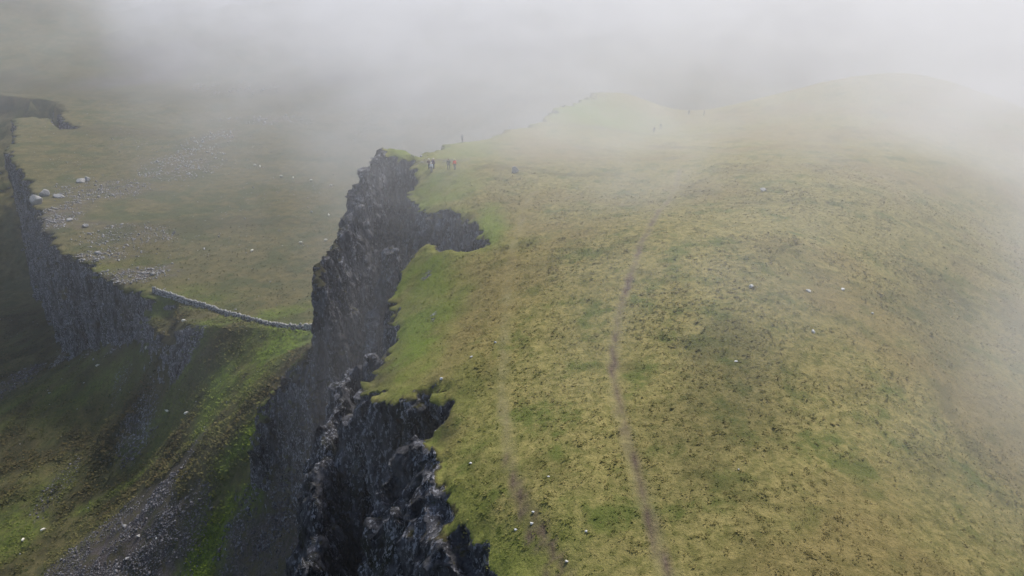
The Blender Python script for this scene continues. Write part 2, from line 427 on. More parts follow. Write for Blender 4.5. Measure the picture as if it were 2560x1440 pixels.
def terrain_material():
    m = new_mat('moorland', rough=0.95, spec=0.12); t = NT(m); bs = t.n['Principled BSDF']
    c, sml, fine = grass_color(t)
    # valley turf: duller
    vt = t.mix(t.ramp(t.noise(0.35, 6, 0.7), 0.35, 0.65), (0.070, 0.068, 0.027), (0.125, 0.105, 0.045))
    vt = t.mix(t.ramp(t.noise(0.08, 4, 0.6), 0.46, 0.62, 0, 0.6), vt, (0.040, 0.058, 0.020))
    vt = t.mix(t.ramp(t.noise(1.1, 4, 0.7), 0.55, 0.72, 0, 0.6), vt, (0.026, 0.032, 0.015))
    vt = t.mix(t.ramp(t.noise(3.4, 4, 0.75), 0.54, 0.66, 0, 0.65), vt, (0.030, 0.034, 0.014))
    vt = t.mix(t.ramp(t.noise(2.6, 4, 0.75, t.vscale(t.pos(), (1, -1, 1))), 0.58, 0.70, 0, 0.5), vt, (0.17, 0.145, 0.065))
    vt = t.mix(t.math('MULTIPLY', t.attr('lush'), t.ramp(t.noise(1.9, 5, 0.75), 0.35, 0.55, 0.35, 1.0)), vt, t.mix(t.ramp(t.noise(0.9, 5, 0.7), 0.38, 0.62), (0.135, 0.190, 0.020), (0.050, 0.078, 0.012)))
    c = t.mix(t.attr('valley'), c, vt)
    # heath / bracken-brown
    hc = t.mix(t.ramp(t.noise(1.5, 6, 0.75), 0.38, 0.62), (0.018, 0.024, 0.012), (0.066, 0.052, 0.024))
    c = t.mix(t.attr('heath'), c, hc)
    # scree and bare earth
    sc = t.mix(t.ramp(t.noise(2.6, 6, 0.8), 0.4, 0.62), (0.045, 0.036, 0.034), (0.135, 0.115, 0.112))
    c = t.mix(t.math('MULTIPLY', t.attr('scree'), t.ramp(t.noise(0.45, 5, 0.7, None, 0.5), 0.40, 0.60, 0.25, 1.0)), c, sc)
    c = t.mix(t.attr('worn'), c, t.mix(t.ramp(t.noise(2.2, 5, 0.7), 0.35, 0.65), (0.205, 0.180, 0.080), (0.28, 0.245, 0.120)))
    dc = t.mix(t.ramp(t.noise(3.0, 4, 0.7), 0.35, 0.65), (0.072, 0.050, 0.038), (0.150, 0.112, 0.078))
    c = t.mix(t.attr('dirt'), c, dc)
    # rock
    pv = t.vscale(t.pos(), (1.0, 1.0, 0.28))
    streak = t.noise(1.1, 6, 0.72, pv)
    rk = t.mix(t.ramp(streak, 0.34, 0.66), (0.026, 0.027, 0.032), (0.185, 0.182, 0.196))
    rk = t.mix(t.ramp(t.noise(0.35, 5, 0.7, pv), 0.5, 0.66, 0, 0.8), rk, (0.032, 0.036, 0.018))
    rk = t.mix(t.ramp(t.noise(0.8, 5, 0.7), 0.64, 0.72, 0, 0.7), rk, (0.095, 0.045, 0.026))
    lich = t.math('MULTIPLY', t.ramp(t.noise(3.6, 4, 0.75, t.vscale(t.pos(), (1, 1, 0.40))), 0.53, 0.58), t.ramp(t.noise(0.42, 5, 0.7, pv), 0.40, 0.54))
    rk = t.mix(lich, rk, (0.50, 0.50, 0.54))
    rf = t.ramp(t.math('ADD', t.attr('rock'), t.math('MULTIPLY', t.math('SUBTRACT', t.noise(1.3, 5, 0.7), 0.5), 1.1)), 0.40, 0.60)
    c = t.mix(rf, c, rk)
    t.put(bs.inputs['Base Color'], c)
    b1 = t.new('ShaderNodeBump'); b1.inputs['Distance'].default_value = 0.35; b1.inputs['Strength'].default_value = 0.85
    hgt = t.math('ADD', t.math('MULTIPLY', t.noise(1.9, 7, 0.75), 0.6), t.math('MULTIPLY', t.noise(5.0, 4, 0.75), 0.4))
    t.put(b1.inputs['Height'], hgt)
    b2 = t.new('ShaderNodeBump'); b2.inputs['Distance'].default_value = 1.3; t.put(b2.inputs['Strength'], t.math('MULTIPLY', rf, 0.95))
    t.put(b2.inputs['Height'], t.noise(1.1, 8, 0.8, t.vscale(t.pos(), (1, 1, 0.4)))); t.l.new(b1.outputs[0], b2.inputs['Normal'])
    t.l.new(b2.outputs[0], bs.inputs['Normal'])
    return m
MOOR = terrain_material()

# ------------------------------------------------------------------ surface masks from plan position
LUSH = [  # (px, py, depth, rx, ry, rot, strength) measured along the rim and in the hollow
    (1060, 800, 78, 3.6, 12, -0.1, 1.0), (1040, 900, 70, 2.6, 6, 0, 1.0), (1060, 680, 88, 4.2, 8, 0, 0.9), (1110, 640, 90, 5, 3, 0, 0.5), (1225, 570, 92, 2.2, 8, 0, 0.9), (1090, 480, 103, 6, 7, 0, .8),
    (1080, 1140, 55, 1.1, 3.5, 0, 1.0), (1180, 1330, 47, 1.5, 7, 0.5, .6), (1200, 1100, 55, 3, 6, 0, .25), (1150, 370, 135, 8, 12, 0, .6), (1450, 280, 200, 26, 30, 0, 1.0), (1160, 960, 62, 1.6, 5, 0, .35), (1250, 1400, 45, 4, 3, 0, .5), (1000, 375, 126, 6, 5, 0, .8),
    (650, 880, 165, 13, 10, 0, 1.0), (560, 800, 182, 26, 5, 0.55, .8), (720, 850, 165, 8, 9, 0, 1.0), (600, 960, 163, 12, 12, 0, .8), (590, 1170, 148, 11, 7, 0.4, 1.0), (700, 1150, 132, 9, 5, 0, 1.0), (560, 1240, 145, 6, 7, 0.3, .9),
    (540, 1320, 146, 5, 12, 0.0, .9), (250, 1250, 178, 14, 2.5, 0, .6), (350, 900, 205, 26, 12, 0, .5), (150, 960, 240, 30, 16, 0, .45), (60, 1300, 180, 10, 16, 0, .5), (420, 780, 208, 10, 6, 0, .6), (500, 1420, 143, 5, 4, 0, 1.0), (450, 1010, 183, 20, 6, 0, .5)]
HEATH = [(720, 920, 152, 8, 4.5, 0.7, 1.0), (760, 870, 158, 5, 4, 0, .9), (300, 1060, 200, 13, 10, 0.0, 0.95), (330, 960, 208, 8, 8, 0, .8), (640, 1050, 155, 10, 3, 0.5, .7), (520, 1240, 150, 12, 5, 0.6, .8), (700, 1230, 129, 7, 6, 0, .7), (430, 1290, 152, 6, 6, 0, .7),
         (1090, 1080, 57, 1.4, 3, 0, .9), (960, 930, 69, 2.2, 3.5, 0, .9), (470, 830, 190, 9, 4, 0, .9), (1060, 690, 87, 1.2, 1.4, 0, .8), (1800, 1050, 58, 4, 9, -0.6, .35), (700, 1020, 150, 10, 3, .6, .8),
         (550, 560, 270, 30, 8, 0.2, .35), (300, 330, 380, 30, 10, 0, .4), (1950, 690, 76, 5, 9, 0, .15), (2350, 800, 75, 4, 14, -.4, .3)]
SCREE = [(280, 1360, 164, 17, 11, 0, 1.0), (420, 1380, 152, 9, 9, 0.2, 0.95), (430, 1190, 165, 10, 3.0, 0.6, .6), (140, 1220, 190, 4, 10, 0, .25), (30, 960, 262, 10, 14, 0, .6), (620, 1350, 137, 8, 8, 0.5, .85), (700, 1300, 128, 6, 9, 0, .8), (720, 1400, 124, 6, 6, 0, .7),
         (340, 1130, 190, 6, 3, 0.3, .5), (135, 545, 268, 8, 24, 0.1, .75), (250, 475, 296, 20, 15, 0.1, .40), (320, 590, 256, 15, 12, 0.25, .35), (330, 690, 232, 13, 6, 0.3, .9), (250, 640, 246, 13, 5, 0.3, .6), (460, 410, 342, 17, 25, 0.1, .38), (530, 350, 390, 12, 24, 0, .25),
         (660, 300, 440, 30, 14, 0, .3), (580, 220, 520, 30, 18, 0, .35), (1100, 402, 119, 4.2, 1.8, 0, .75), (210, 560, 262, 16, 5, 0.0, .5), (1610, 335, 195, 22, 3.5, 0.25, .5)]

def hits(pix):
    """where the sight lines of photo points meet the ground"""
    pix = np.array(pix, float)
    rx, ry, rz = ray(pix[:, 0], pix[:, 1]); rx, ry, rz = [np.broadcast_to(a, (len(pix),)).astype(float) for a in (rx, ry, rz)]
    D = np.full(len(pix), 32.0); lo = D.copy(); done = np.zeros(len(pix), bool)
    for _ in range(420):
        h = heights(rx * D, ry * D, False)[0]
        done |= rz * D < h
        if done.all(): break
        lo = np.where(done, lo, D); D = np.where(done, D, D * 1.008)
    hi = D
    for _ in range(10):
        m = (lo + hi) / 2; b = rz * m < heights(rx * m, ry * m, False)[0]
        hi = np.where(b, m, hi); lo = np.where(b, lo, m)
    x, y = rx * hi, ry * hi
    return np.stack([x, y, heights(x, y)[0]], -1)

ROCKY = [(300, 960, 212, 6, 9, 0, .42), (340, 1070, 196, 10, 11, 0, .50), (465, 872, 188, 6, 3, 0, .8), (590, 1340, 139, 3, 7, 0, .4), (1065, 690, 87, 1.0, 1.3, 0, .55), (1085, 790, 80, .6, 2, 0, .5)]
_all = [(p[0], p[1]) for p in LUSH + HEATH + SCREE + ROCKY]
PLAN = {k: (p[0], p[1]) for k, p in zip(_all, hits(_all))}

def masks(x, y, z, nz, asd, lsd, base=None):
    on = (asd > 0)
    lush = np.zeros_like(x); heath = np.zeros_like(x); scree = np.zeros_like(x)
    for L, arr in ((LUSH, lush), (HEATH, heath), (SCREE, scree)):
        for px, py, d, rx, ry, rot, s in L:
            wx, wy = PLAN[(px, py)]
            ridge = d < 100 or (px > 950 and d < 220)
            m = (np.abs(x - wx) < 2 * max(rx, ry)) & (np.abs(y - wy) < 2 * max(rx, ry)) & (on if ridge else ~on)
            if m.any():
                arr[m] = np.maximum(arr[m], s * blob(x[m], y[m], wx, wy, rx, ry, rot))
    far = sstep(430, 520, y) * (~on)
    heath = np.maximum(heath, far * np.clip(3.0 * fbm2(x, y, 110, 4, 83), 0, 0.9)); scree = np.maximum(scree, far * np.clip(3.0 * fbm2(x * 2, y, 90, 4, 85) - 0.5, 0, 0.9))
    lush = np.maximum(lush, np.where(on, 0.60 * np.exp(-np.maximum(asd, 0) / 3.5) * np.clip(0.8 + 1.2 * fbm2(x, y, 3, 3, 89), 0.2, 1.0), 0))
    lush = np.where(on, lush, lush * np.clip(0.85 + 1.3 * fbm2(x, y, 7, 4, 81), 0.0, 1.0))
    valley = np.where(on, 0.0, 1.0)
    rocky = np.zeros_like(x)
    for px, py, d, rx, ry, rot, st in ROCKY:
        wx, wy = PLAN[(px, py)]; m = (np.abs(x - wx) < 30) & (np.abs(y - wy) < 30)
        if m.any(): rocky[m] = np.maximum(rocky[m], st * blob(x[m], y[m], wx, wy, rx, ry, rot))
    nearrib = sstep(-17, -12, asd)
    slope = 1 - sstep(0.30 + 0.12 * nearrib, 0.50 + 0.15 * nearrib, nz)
    rock = slope * np.where(on & (asd > 1.0), 0.25, 1.0)
    rock = np.where(on & (asd > 2.5), 0, rock)
    rock = np.maximum(rock, rocky)
    rib = sstep(-16, -9, asd) * (1 - sstep(-0.4, 0.3, asd)) * sstep(-80, -68, z)
    rock = np.maximum(rock, 0.60 * rib); heath = np.maximum(heath, 0.85 * rib)
    lush = lush * np.where(on, 1.0, 1 - rib)
    gullyside = (~on) & (lsd < -0.5) & (y < 330)
    heath = np.maximum(heath, np.where(gullyside, np.clip(0.52 + 1.5 * fbm2(x, y, 8, 5, 87), 0.05, 0.9) * (1 - 0.75 * lush), 0))
    heath = np.maximum(heath, np.where(~on, 0.8 * sstep(0.25, 0.6, slope) * (1 - slope), 0))
    lush = np.where(on, lush * np.clip(0.86 + 0.8 * fbm2(x, y, 2.4, 4, 90), 0.25, 1.0), lush)
    heath = heath * (1 - 0.85 * lush); scree = scree * (1 - 0.7 * lush * (~on))
    dd = line_dist(DIRT, x, y)
    w = 0.16 + 0.12 * vn2(x / 1.1, y / 1.1, 61)
    dirt = (1 - sstep(w, w + 0.22, dd)) * (1 - 0.55 * sstep(75, 100, y))
    dt = line_dist(TRACK, x, y)
    dirt = dirt * np.clip(0.85 + 0.9 * fbm2(x, y, 2.0, 2, 66), 0.25, 1.0)
    worn = (1 - sstep(0.10, 0.70, dt)) * np.clip(0.42 + 0.8 * fbm2(x, y, 1.8, 3, 62), 0, 0.75) * (1 - 0.6 * sstep(85, 115, y))
    worn = np.maximum(worn, 0.55 * (1 - sstep(0.2, 0.7, dd)))
    dirt = np.maximum(dirt, 0.30 * (1 - sstep(0.1, 0.5, dt)) * np.clip(1.5 * fbm2(x, y, 1.6, 2, 65), 0, 1))
    for i, S in enumerate(STRANDS):
        ds = line_dist(S, x, y)
        dirt = np.maximum(dirt, (1 - sstep(0.10, 0.34, ds)) * np.clip(0.6 + 0.9 * fbm2(x, y, 1.3, 2, 63 + i), 0, 0.95))
    dirt = dirt * on; worn = worn * on
    return dict(worn=worn, lush=lush, heath=heath, scree=scree, valley=valley, rock=rock, dirt=dirt)

def vert_normals(me):
    n = np.empty(len(me.vertices) * 3, dtype=np.float32)
    me.vertex_normals.foreach_get('vector', n)
    return n.reshape(-1, 3).astype(float)

def get_co(me):
    c = np.empty(len(me.vertices) * 3, dtype=np.float32); me.vertices.foreach_get('co', c); return c.reshape(-1, 3).astype(float)

def get_faces4(me):
    f = np.empty(len(me.loops), dtype=np.int32); me.loops.foreach_get('vertex_index', f)
    assert len(me.loops) == 4 * len(me.polygons)
    return f.reshape(-1, 4)

def compact(v, f):
    used = np.zeros(len(v), bool); used[f.ravel()] = True
    idx = np.cumsum(used) - 1
    return v[used], idx[f], used

def grid_faces(nx, ny):
    i = np.arange(nx * ny).reshape(ny, nx)
    return np.stack([i[:-1, :-1], i[:-1, 1:], i[1:, 1:], i[1:, :-1]], -1).reshape(-1, 4)

def minfilter(h, r):
    o = h.copy()
    for ax in (0, 1):
        b = o.copy()
        for s in range(1, r + 1):
            b = np.minimum(b, np.concatenate([o.take(range(s, o.shape[ax]), ax), o.take([-1] * s, ax)], ax))
            b = np.minimum(b, np.concatenate([o.take([0] * s, ax), o.take(range(0, o.shape[ax] - s), ax)], ax))
        o = b
    return o

def rock_tile(name, x0, x1, y0, y1, cell, amp, keep, mats, kind='structure'):
    """solid of the heightfield, remeshed to even cells, cut open again and roughened in 3D"""
    xs = np.arange(x0, x1 + cell, cell); ys = np.arange(y0, y1 + cell, cell)
    X, Y = np.meshgrid(xs, ys)
    Hh, A, L = heights(X, Y)
    lowh = minfilter(Hh, int(2.0 * amp / cell)) - 2.0 * amp
    nx, ny = len(xs), len(ys); N = nx * ny
    v = np.concatenate([np.stack([X, Y, Hh], -1).reshape(-1, 3), np.stack([X, Y, lowh], -1).reshape(-1, 3)])
    f = grid_faces(nx, ny)
    fb = f[:, ::-1] + N
    i = np.arange(N).reshape(ny, nx)
    def side(e): e = np.asarray(e); return np.stack([e[:-1], e[:-1] + N, e[1:] + N, e[1:]], -1)
    sides = np.concatenate([side(i[0]), side(i[-1][::-1]), side(i[:, 0][::-1]), side(i[:, -1])])
    me = mesh_from('tmp', v, np.concatenate([f, fb, sides]))
    o = bpy.data.objects.new('tmp', me); COL.objects.link(o)
    md = o.modifiers.new('r', 'REMESH'); md.mode = 'VOXEL'; md.voxel_size = cell; md.adaptivity = 0
    dg = bpy.context.evaluated_depsgraph_get()
    ev = bpy.data.meshes.new_from_object(o.evaluated_get(dg))
    bpy.data.objects.remove(o); bpy.data.meshes.remove(me)
    v = get_co(ev); f = get_faces4(ev)
    fc = v[f].mean(1)
    n = np.empty(len(ev.polygons) * 3, dtype=np.float32); ev.polygons.foreach_get('normal', n); n = n.reshape(-1, 3)
    bpy.data.meshes.remove(ev)
    ok = (n[:, 2] > -0.02)
    ok &= (fc[:, 0] > x0 + cell) & (fc[:, 0] < x1 - cell) & (fc[:, 1] > y0 + cell) & (fc[:, 1] < y1 - cell)
    f = f[ok]; v, f, _ = compact(v, f)
    me = mesh_from(name, v, f)
    nm = vert_normals(me)
    x, y, z = v.T
    _, asd, lsd = heights(x, y, False)
    steep = 1 - sstep(0.36, 0.66, nm[:, 2])
    # columns, ledges and blocks
    s = amp
    col = (np.abs(vn3(x / (1.5 * s), y / (1.5 * s), z / (14 * s), 101)) * 1.1 + np.abs(vn3(x / (0.8 * s), y / (0.8 * s), z / (6 * s), 106)) * 0.55) - 0.5
    blk = vn3(x / (1.0 * s), y / (1.0 * s), z / (2.2 * s), 102)
    fin = vn3(x / (0.45 * s), y / (0.45 * s), z / (0.7 * s), 103)
    led = np.abs(vn3(x / (6 * s), y / (6 * s), z / (1.8 * s), 104))
    bigd = vn3(x / (4 * s), y / (4 * s), z / (30 * s), 105)
    wq = 0.5 * vn3(x / s, y / s, z / (2 * s), 110)
    ci = np.floor((0.8 * x + 0.6 * y) / (0.85 * s) + wq); cj = np.floor((-0.6 * x + 0.8 * y) / (0.85 * s) - wq); ck = np.floor(z / (2.6 * s) + 2 * _h(ci, cj, ci * 0, 111) + wq)
    blocks = _h(ci, cj, ck, 112) * 0.55 + _h(ci, cj, ci * 0, 113) * 0.45
    disp = s * (0.70 * col + 0.30 * blk + 0.34 * blocks + 0.25 * fin + 0.30 * led + 0.6 * bigd) * steep
    edge = np.minimum.reduce([x - x0, x1 - x, y - y0, y1 - y]) / 3.0
    disp *= np.clip(edge, 0, 1)
    nh = nm.copy(); nh[:, 2] *= 0.35
    v = v + nh * disp[:, None]
    if keep is not None:
        fc = v[f].mean(1)
        kf = keep(fc, asd[f].mean(1), steep[f].mean(1))
        f = f[kf]; v2, f, used = compact(v, f)
        asd, lsd = asd[used], lsd[used]; v = v2
    bpy.data.meshes.remove(me)
    me = mesh_from(name, v, f)
    nm = vert_normals(me); x, y, z = v.T
    mk = masks(x, y, z, nm[:, 2], asd, lsd)
    for k, a in mk.items(): set_attr(me, k, a)
    me.polygons.foreach_set('use_smooth', mk['rock'][f].mean(1) < 0.45)
    link(name, me, kind, mats=mats)
    return v, f

def sheet(name, xs, ys, keep, mats, kind='structure'):
    X, Y = np.meshgrid(xs, ys)
    Hh, A, L = heights(X, Y)
    x, y, z = X.ravel(), Y.ravel(), Hh.ravel(); A = A.ravel(); L = L.ravel()
    f = grid_faces(len(xs), len(ys))
    fx, fy, fa = x[f].mean(1), y[f].mean(1), A[f].mean(1)
    f = f[keep(fx, fy, fa)]
    v, f, used = compact(np.stack([x, y, z], -1), f)
    A, L = A[used], L[used]
    me = mesh_from(name, v, f)
    nm = vert_normals(me); x, y, z = v.T
    mk = masks(x, y, z, nm[:, 2], A, L)
    v[:, 2] -= 0.10 * mk['dirt']
    me.vertices.foreach_set('co', v.astype(np.float32).ravel()); me.update()
    for k, a in mk.items(): set_attr(me, k, a)
    link(name, me, kind, mats=mats)
    return v, f

# extents
AX0, AX1, AY0, AY1 = -58, 16, 18, 150
LX0, LX1, LY0, LY1 = -300, -75, 160, 430

cliffV = rock_tile('cliff', AX0, AX1, AY0, AY1, 0.29, 1.2, lambda c, a, s: a < 1.5, [MOOR])
LT = rock_tile('crag', LX0, LX1, LY0, LY1, 0.9, 1.6, None, [MOOR])
xs = np.unique(np.concatenate([np.arange(-40, 75, 0.45), np.arange(75, 140, 0.8), np.arange(140, 340, 3.0)]))
ys = np.unique(np.concatenate([np.arange(8, 120, 0.45), np.arange(120, 200, 0.6), np.arange(200, 400, 1.5)]))
RT = sheet('ridge_top', xs, ys, lambda x, y, a: (a > 0.9) & (x < 340) | ((x > AX1 - 0.8) & (a > -8)) | ((y > AY1 - 0.8) & (a > -20)), [MOOR])
inA = lambda x, y: (x > AX0 + 1) & (x < AX1 - 1) & (y > AY0 + 1) & (y < AY1 - 1)
inL = lambda x, y: (x > LX0 + 2.5) & (x < LX1 - 2.5) & (y > LY0 + 2.5) & (y < LY1 - 2.5)
xs = np.unique(np.concatenate([np.arange(-420, -250, 3.0), np.arange(-250, 10, 0.75), np.arange(10, 400, 4.0)]))
ys = np.unique(np.concatenate([np.arange(-20, 60, 3.0), np.arange(60, 270, 0.75), np.arange(270, 470, 1.5)]))
GT = sheet('valley_floor', xs, ys, lambda x, y, a: ~inA(x, y) & ~inL(x, y) & (a < 2), [MOOR])
xs = np.arange(-1600, 1600, 14.0); ys = np.concatenate([np.arange(-600, 460, 12.0), np.arange(460, 2200, 11.0)])
sheet('hills', xs, ys, lambda x, y, a: ((y > 458) | (x < -410) | (x > 395) | (y < -15)) , [MOOR])

# ------------------------------------------------------------------ placing things on the ground
def ground_frame(x, y, e=0.5):
    h = heights(np.array([x, x + e, x - e, x, x]), np.array([y, y, y, y + e, y - e]), False)[0]
    return Vector((-(h[1] - h[2]) / (2 * e), -(h[3] - h[4]) / (2 * e), 1)).normalized()

rng = np.random.default_rng(7)
random.seed(7)

# ------------------------------------------------------------------ stones
STONE_M = noisy_mat('pale_stone', (0.16, 0.155, 0.155), (0.42, 0.41, 0.39), 5, bump=0.6)
SCREE_M = noisy_mat('scree_stone', (0.050, 0.046, 0.050), (0.23, 0.22, 0.225), 1.3, bump=0.6, a=0.4, b=0.68)
FIELD_M = noisy_mat('boulder_stone', (0.12, 0.115, 0.115), (0.34, 0.33, 0.32), 0.9, bump=0.6)
DYKE_M = noisy_mat('dyke_stone', (0.07, 0.07, 0.075), (0.42, 0.41, 0.40), 1.9, bump=0.5, a=0.44, b=0.56)

def ico(sub=1):
    bm = bmesh.new(); bmesh.ops.create_icosphere(bm, subdivisions=sub, radius=1.0)
    v = np.array([p.co[:] for p in bm.verts]); f = np.array([[w.index for w in q.verts] for q in bm.faces]); bm.free()
    return v, f
ICO1, ICO2, ICO3 = ico(1), ico(2), ico(3)

def rock_shape(base, seed, rough=0.30, cuts=7):
    v, f = base; v = v.copy(); g = np.random.default_rng(seed)
    for _ in range(cuts):      # chop flat facets
        n = g.normal(size=3); n /= np.linalg.norm(n); d = g.uniform(0.45, 0.8)
        s = v @ n; m = s > d; v[m] -= np.outer(s[m] - d, n)
    v += rough * 0.25 * np.stack([vn3(v[:, 0] * 2.3, v[:, 1] * 2.3, v[:, 2] * 2.3, seed + i) for i in range(3)], -1)
    return v, f

def rot_mats(n, g, tilt=0.5):
    a = g.uniform(0, 2 * np.pi, n); b = g.normal(0, tilt, n); c = g.normal(0, tilt, n)
    ca, sa, cb, sb, cc, sc = np.cos(a), np.sin(a), np.cos(b), np.sin(b), np.cos(c), np.sin(c)
    z = np.zeros(n); o = np.ones(n)
    Rz = np.stack([ca, -sa, z, sa, ca, z, z, z, o], -1).reshape(n, 3, 3)
    Rx = np.stack([o, z, z, z, cb, -sb, z, sb, cb], -1).reshape(n, 3, 3)
    Ry = np.stack([cc, z, sc, z, o, z, -sc, z, cc], -1).reshape(n, 3, 3)
    return Rz @ Rx @ Ry

def scatter_rocks(name, x, y, size, mat, label, cat, base=ICO1, seed=1, sink=0.25):
    g = np.random.default_rng(seed); n = len(x)
    z = heights(x, y)[0]
    V, Fc = [], []; off = 0
    shapes = [rock_shape(base, seed * 50 + i, 0.35) for i in range(8)]
    pick = g.integers(0, 8, n); Rm = rot_mats(n, g, 0.45)
    sc = size[:, None] * np.stack([g.uniform(0.7, 1.3, n), g.uniform(0.5, 1.0, n), g.uniform(0.35, 0.75, n)], -1) * 0.5
    for k in range(8):
        m = pick == k; c = m.sum()
        if not c: continue
        v, f = shapes[k]
        w = np.einsum('nij,nvj->nvi', Rm[m], v[None] * sc[m][:, None, :])
        w += np.stack([x[m], y[m], z[m] + sc[m][:, 2] * (1 - 2 * sink)], -1)[:, None, :]
        V.append(w.reshape(-1, 3)); Fc.append((f[None] + (np.arange(c) * len(v))[:, None, None]).reshape(-1, 3) + off); off += c * len(v)
    me = mesh_from(name, np.concatenate(V), np.concatenate(Fc), smooth=False)
    return link(name, me, 'stuff', mats=[mat], label=label, category=cat)

def scree_points(specs, n, g, lo, hi, onridge=False):
    X, Y = [], []
    areas = np.array([s[3] * s[4] * s[6] for s in specs]); areas = areas / areas.sum()
    for s, a in zip(specs, areas):
        px, py, d, rx, ry, rot, st = s
        cx, cy = PLAN.get((px, py)) or at_d(px, py, d)[:2]; k = int(n * a)
        r = np.sqrt(g.uniform(0, 1, k)) * 1.1; t = g.uniform(0, 2 * np.pi, k)
        u, v = rx * r * np.cos(t), ry * r * np.sin(t); c, q = math.cos(rot), math.sin(rot)
        x, y = cx + u * c - v * q, cy + u * q + v * c
        keep = blob(x, y, cx, cy, rx, ry, rot) > g.uniform(0, 0.9, k)
        keep &= fbm2(x, y, 5, 3, 88) + g.uniform(-0.25, 0.3, k) > -0.12
        X.append(x[keep]); Y.append(y[keep])
    x, y = np.concatenate(X), np.concatenate(Y)
    asd = heights(x, y, False)[1]
    m = (asd > 0.5) if onridge else (asd < -3)
    x, y = x[m], y[m]
    size = np.exp(g.normal(math.log(lo), 0.42, len(x))); size = np.minimum(size, hi)
    return x, y, size

gul = SCREE[0:4] + SCREE[5:8]
x, y, s = scree_points(gul, 26000, rng, 0.31, 1.3)
scatter_rocks('scree', x, y, s, SCREE_M, 'grey scree of loose broken stones filling the gully bottom', 'scree', seed=3)
x, y, s = scree_points([SCREE[4], SCREE[8]], 900, rng, 0.6, 1.6)
scatter_rocks('scree', x, y, s, SCREE_M, 'sparse dark scree below the sheer western crag', 'scree', seed=4)
x, y, s = scree_points([SCREE[9], SCREE[10], SCREE[11], SCREE[12], SCREE[13]], 6500, rng, 0.50, 2.4)
gx = rng.uniform(-210, -75, 2600); gy = rng.uniform(205, 400, 2600); _, ga, gl = heights(gx, gy, False)
kp = (gl > 1.5) & (fbm2(gx, gy, 26, 3, 95) + rng.uniform(-.25, .25, 2600) > 0.08)
x = np.r_[x, gx[kp]]; y = np.r_[y, gy[kp]]; s = np.r_[s, np.minimum(np.exp(rng.normal(-0.75, .4, kp.sum())), 1.6)]
scatter_rocks('boulder_field', x, y, s, FIELD_M, 'tumbled pale boulders along the brink of the western crag', 'boulders', base=ICO1, seed=5)
x, y, s = scree_points([SCREE[14], SCREE[15]], 2000, rng, 0.7, 2.2)
scatter_rocks('boulder_field', x, y, s, STONE_M, 'white speckled boulders scattered across the middle of the valley floor', 'boulders', base=ICO1, seed=6)
x, y, s = scree_points([SCREE[16], SCREE[17]], 900, rng, 0.8, 2.2)
scatter_rocks('boulder_field', x, y, s, STONE_M, 'faint boulders far up the valley under the mist', 'boulders', base=ICO1, seed=8)
# stones strewn thinly over valley and gully grass
n = 900
x = rng.uniform(-260, 60, n); y = rng.uniform(120, 460, n); m = heights(x, y, False)[1] < -6
scatter_rocks('strewn_stones', x[m], y[m], np.minimum(np.exp(rng.normal(-0.75, 0.4, m.sum())), 1.2), STONE_M, 'small loose stones strewn over the valley turf', 'stones', seed=9)
x, y, s = scree_points([(1020, 372, 126, 3.2, 2.2, 0, 1.0), (1100, 402, 119, 4.2, 1.2, 0, .5), (985, 392, 123, 3.5, 1.2, 0, .6)], 160, rng, 0.35, 0.9, True)
scatter_rocks('strewn_stones', x, y, s, STONE_M, 'light stones on the grassy top of the far cliff corner', 'stones', seed=10)
# rocks lodged on the dark ribs
px_ = np.stack([rng.uniform(790, 1110, 260), rng.uniform(940, 1440, 260)], -1)

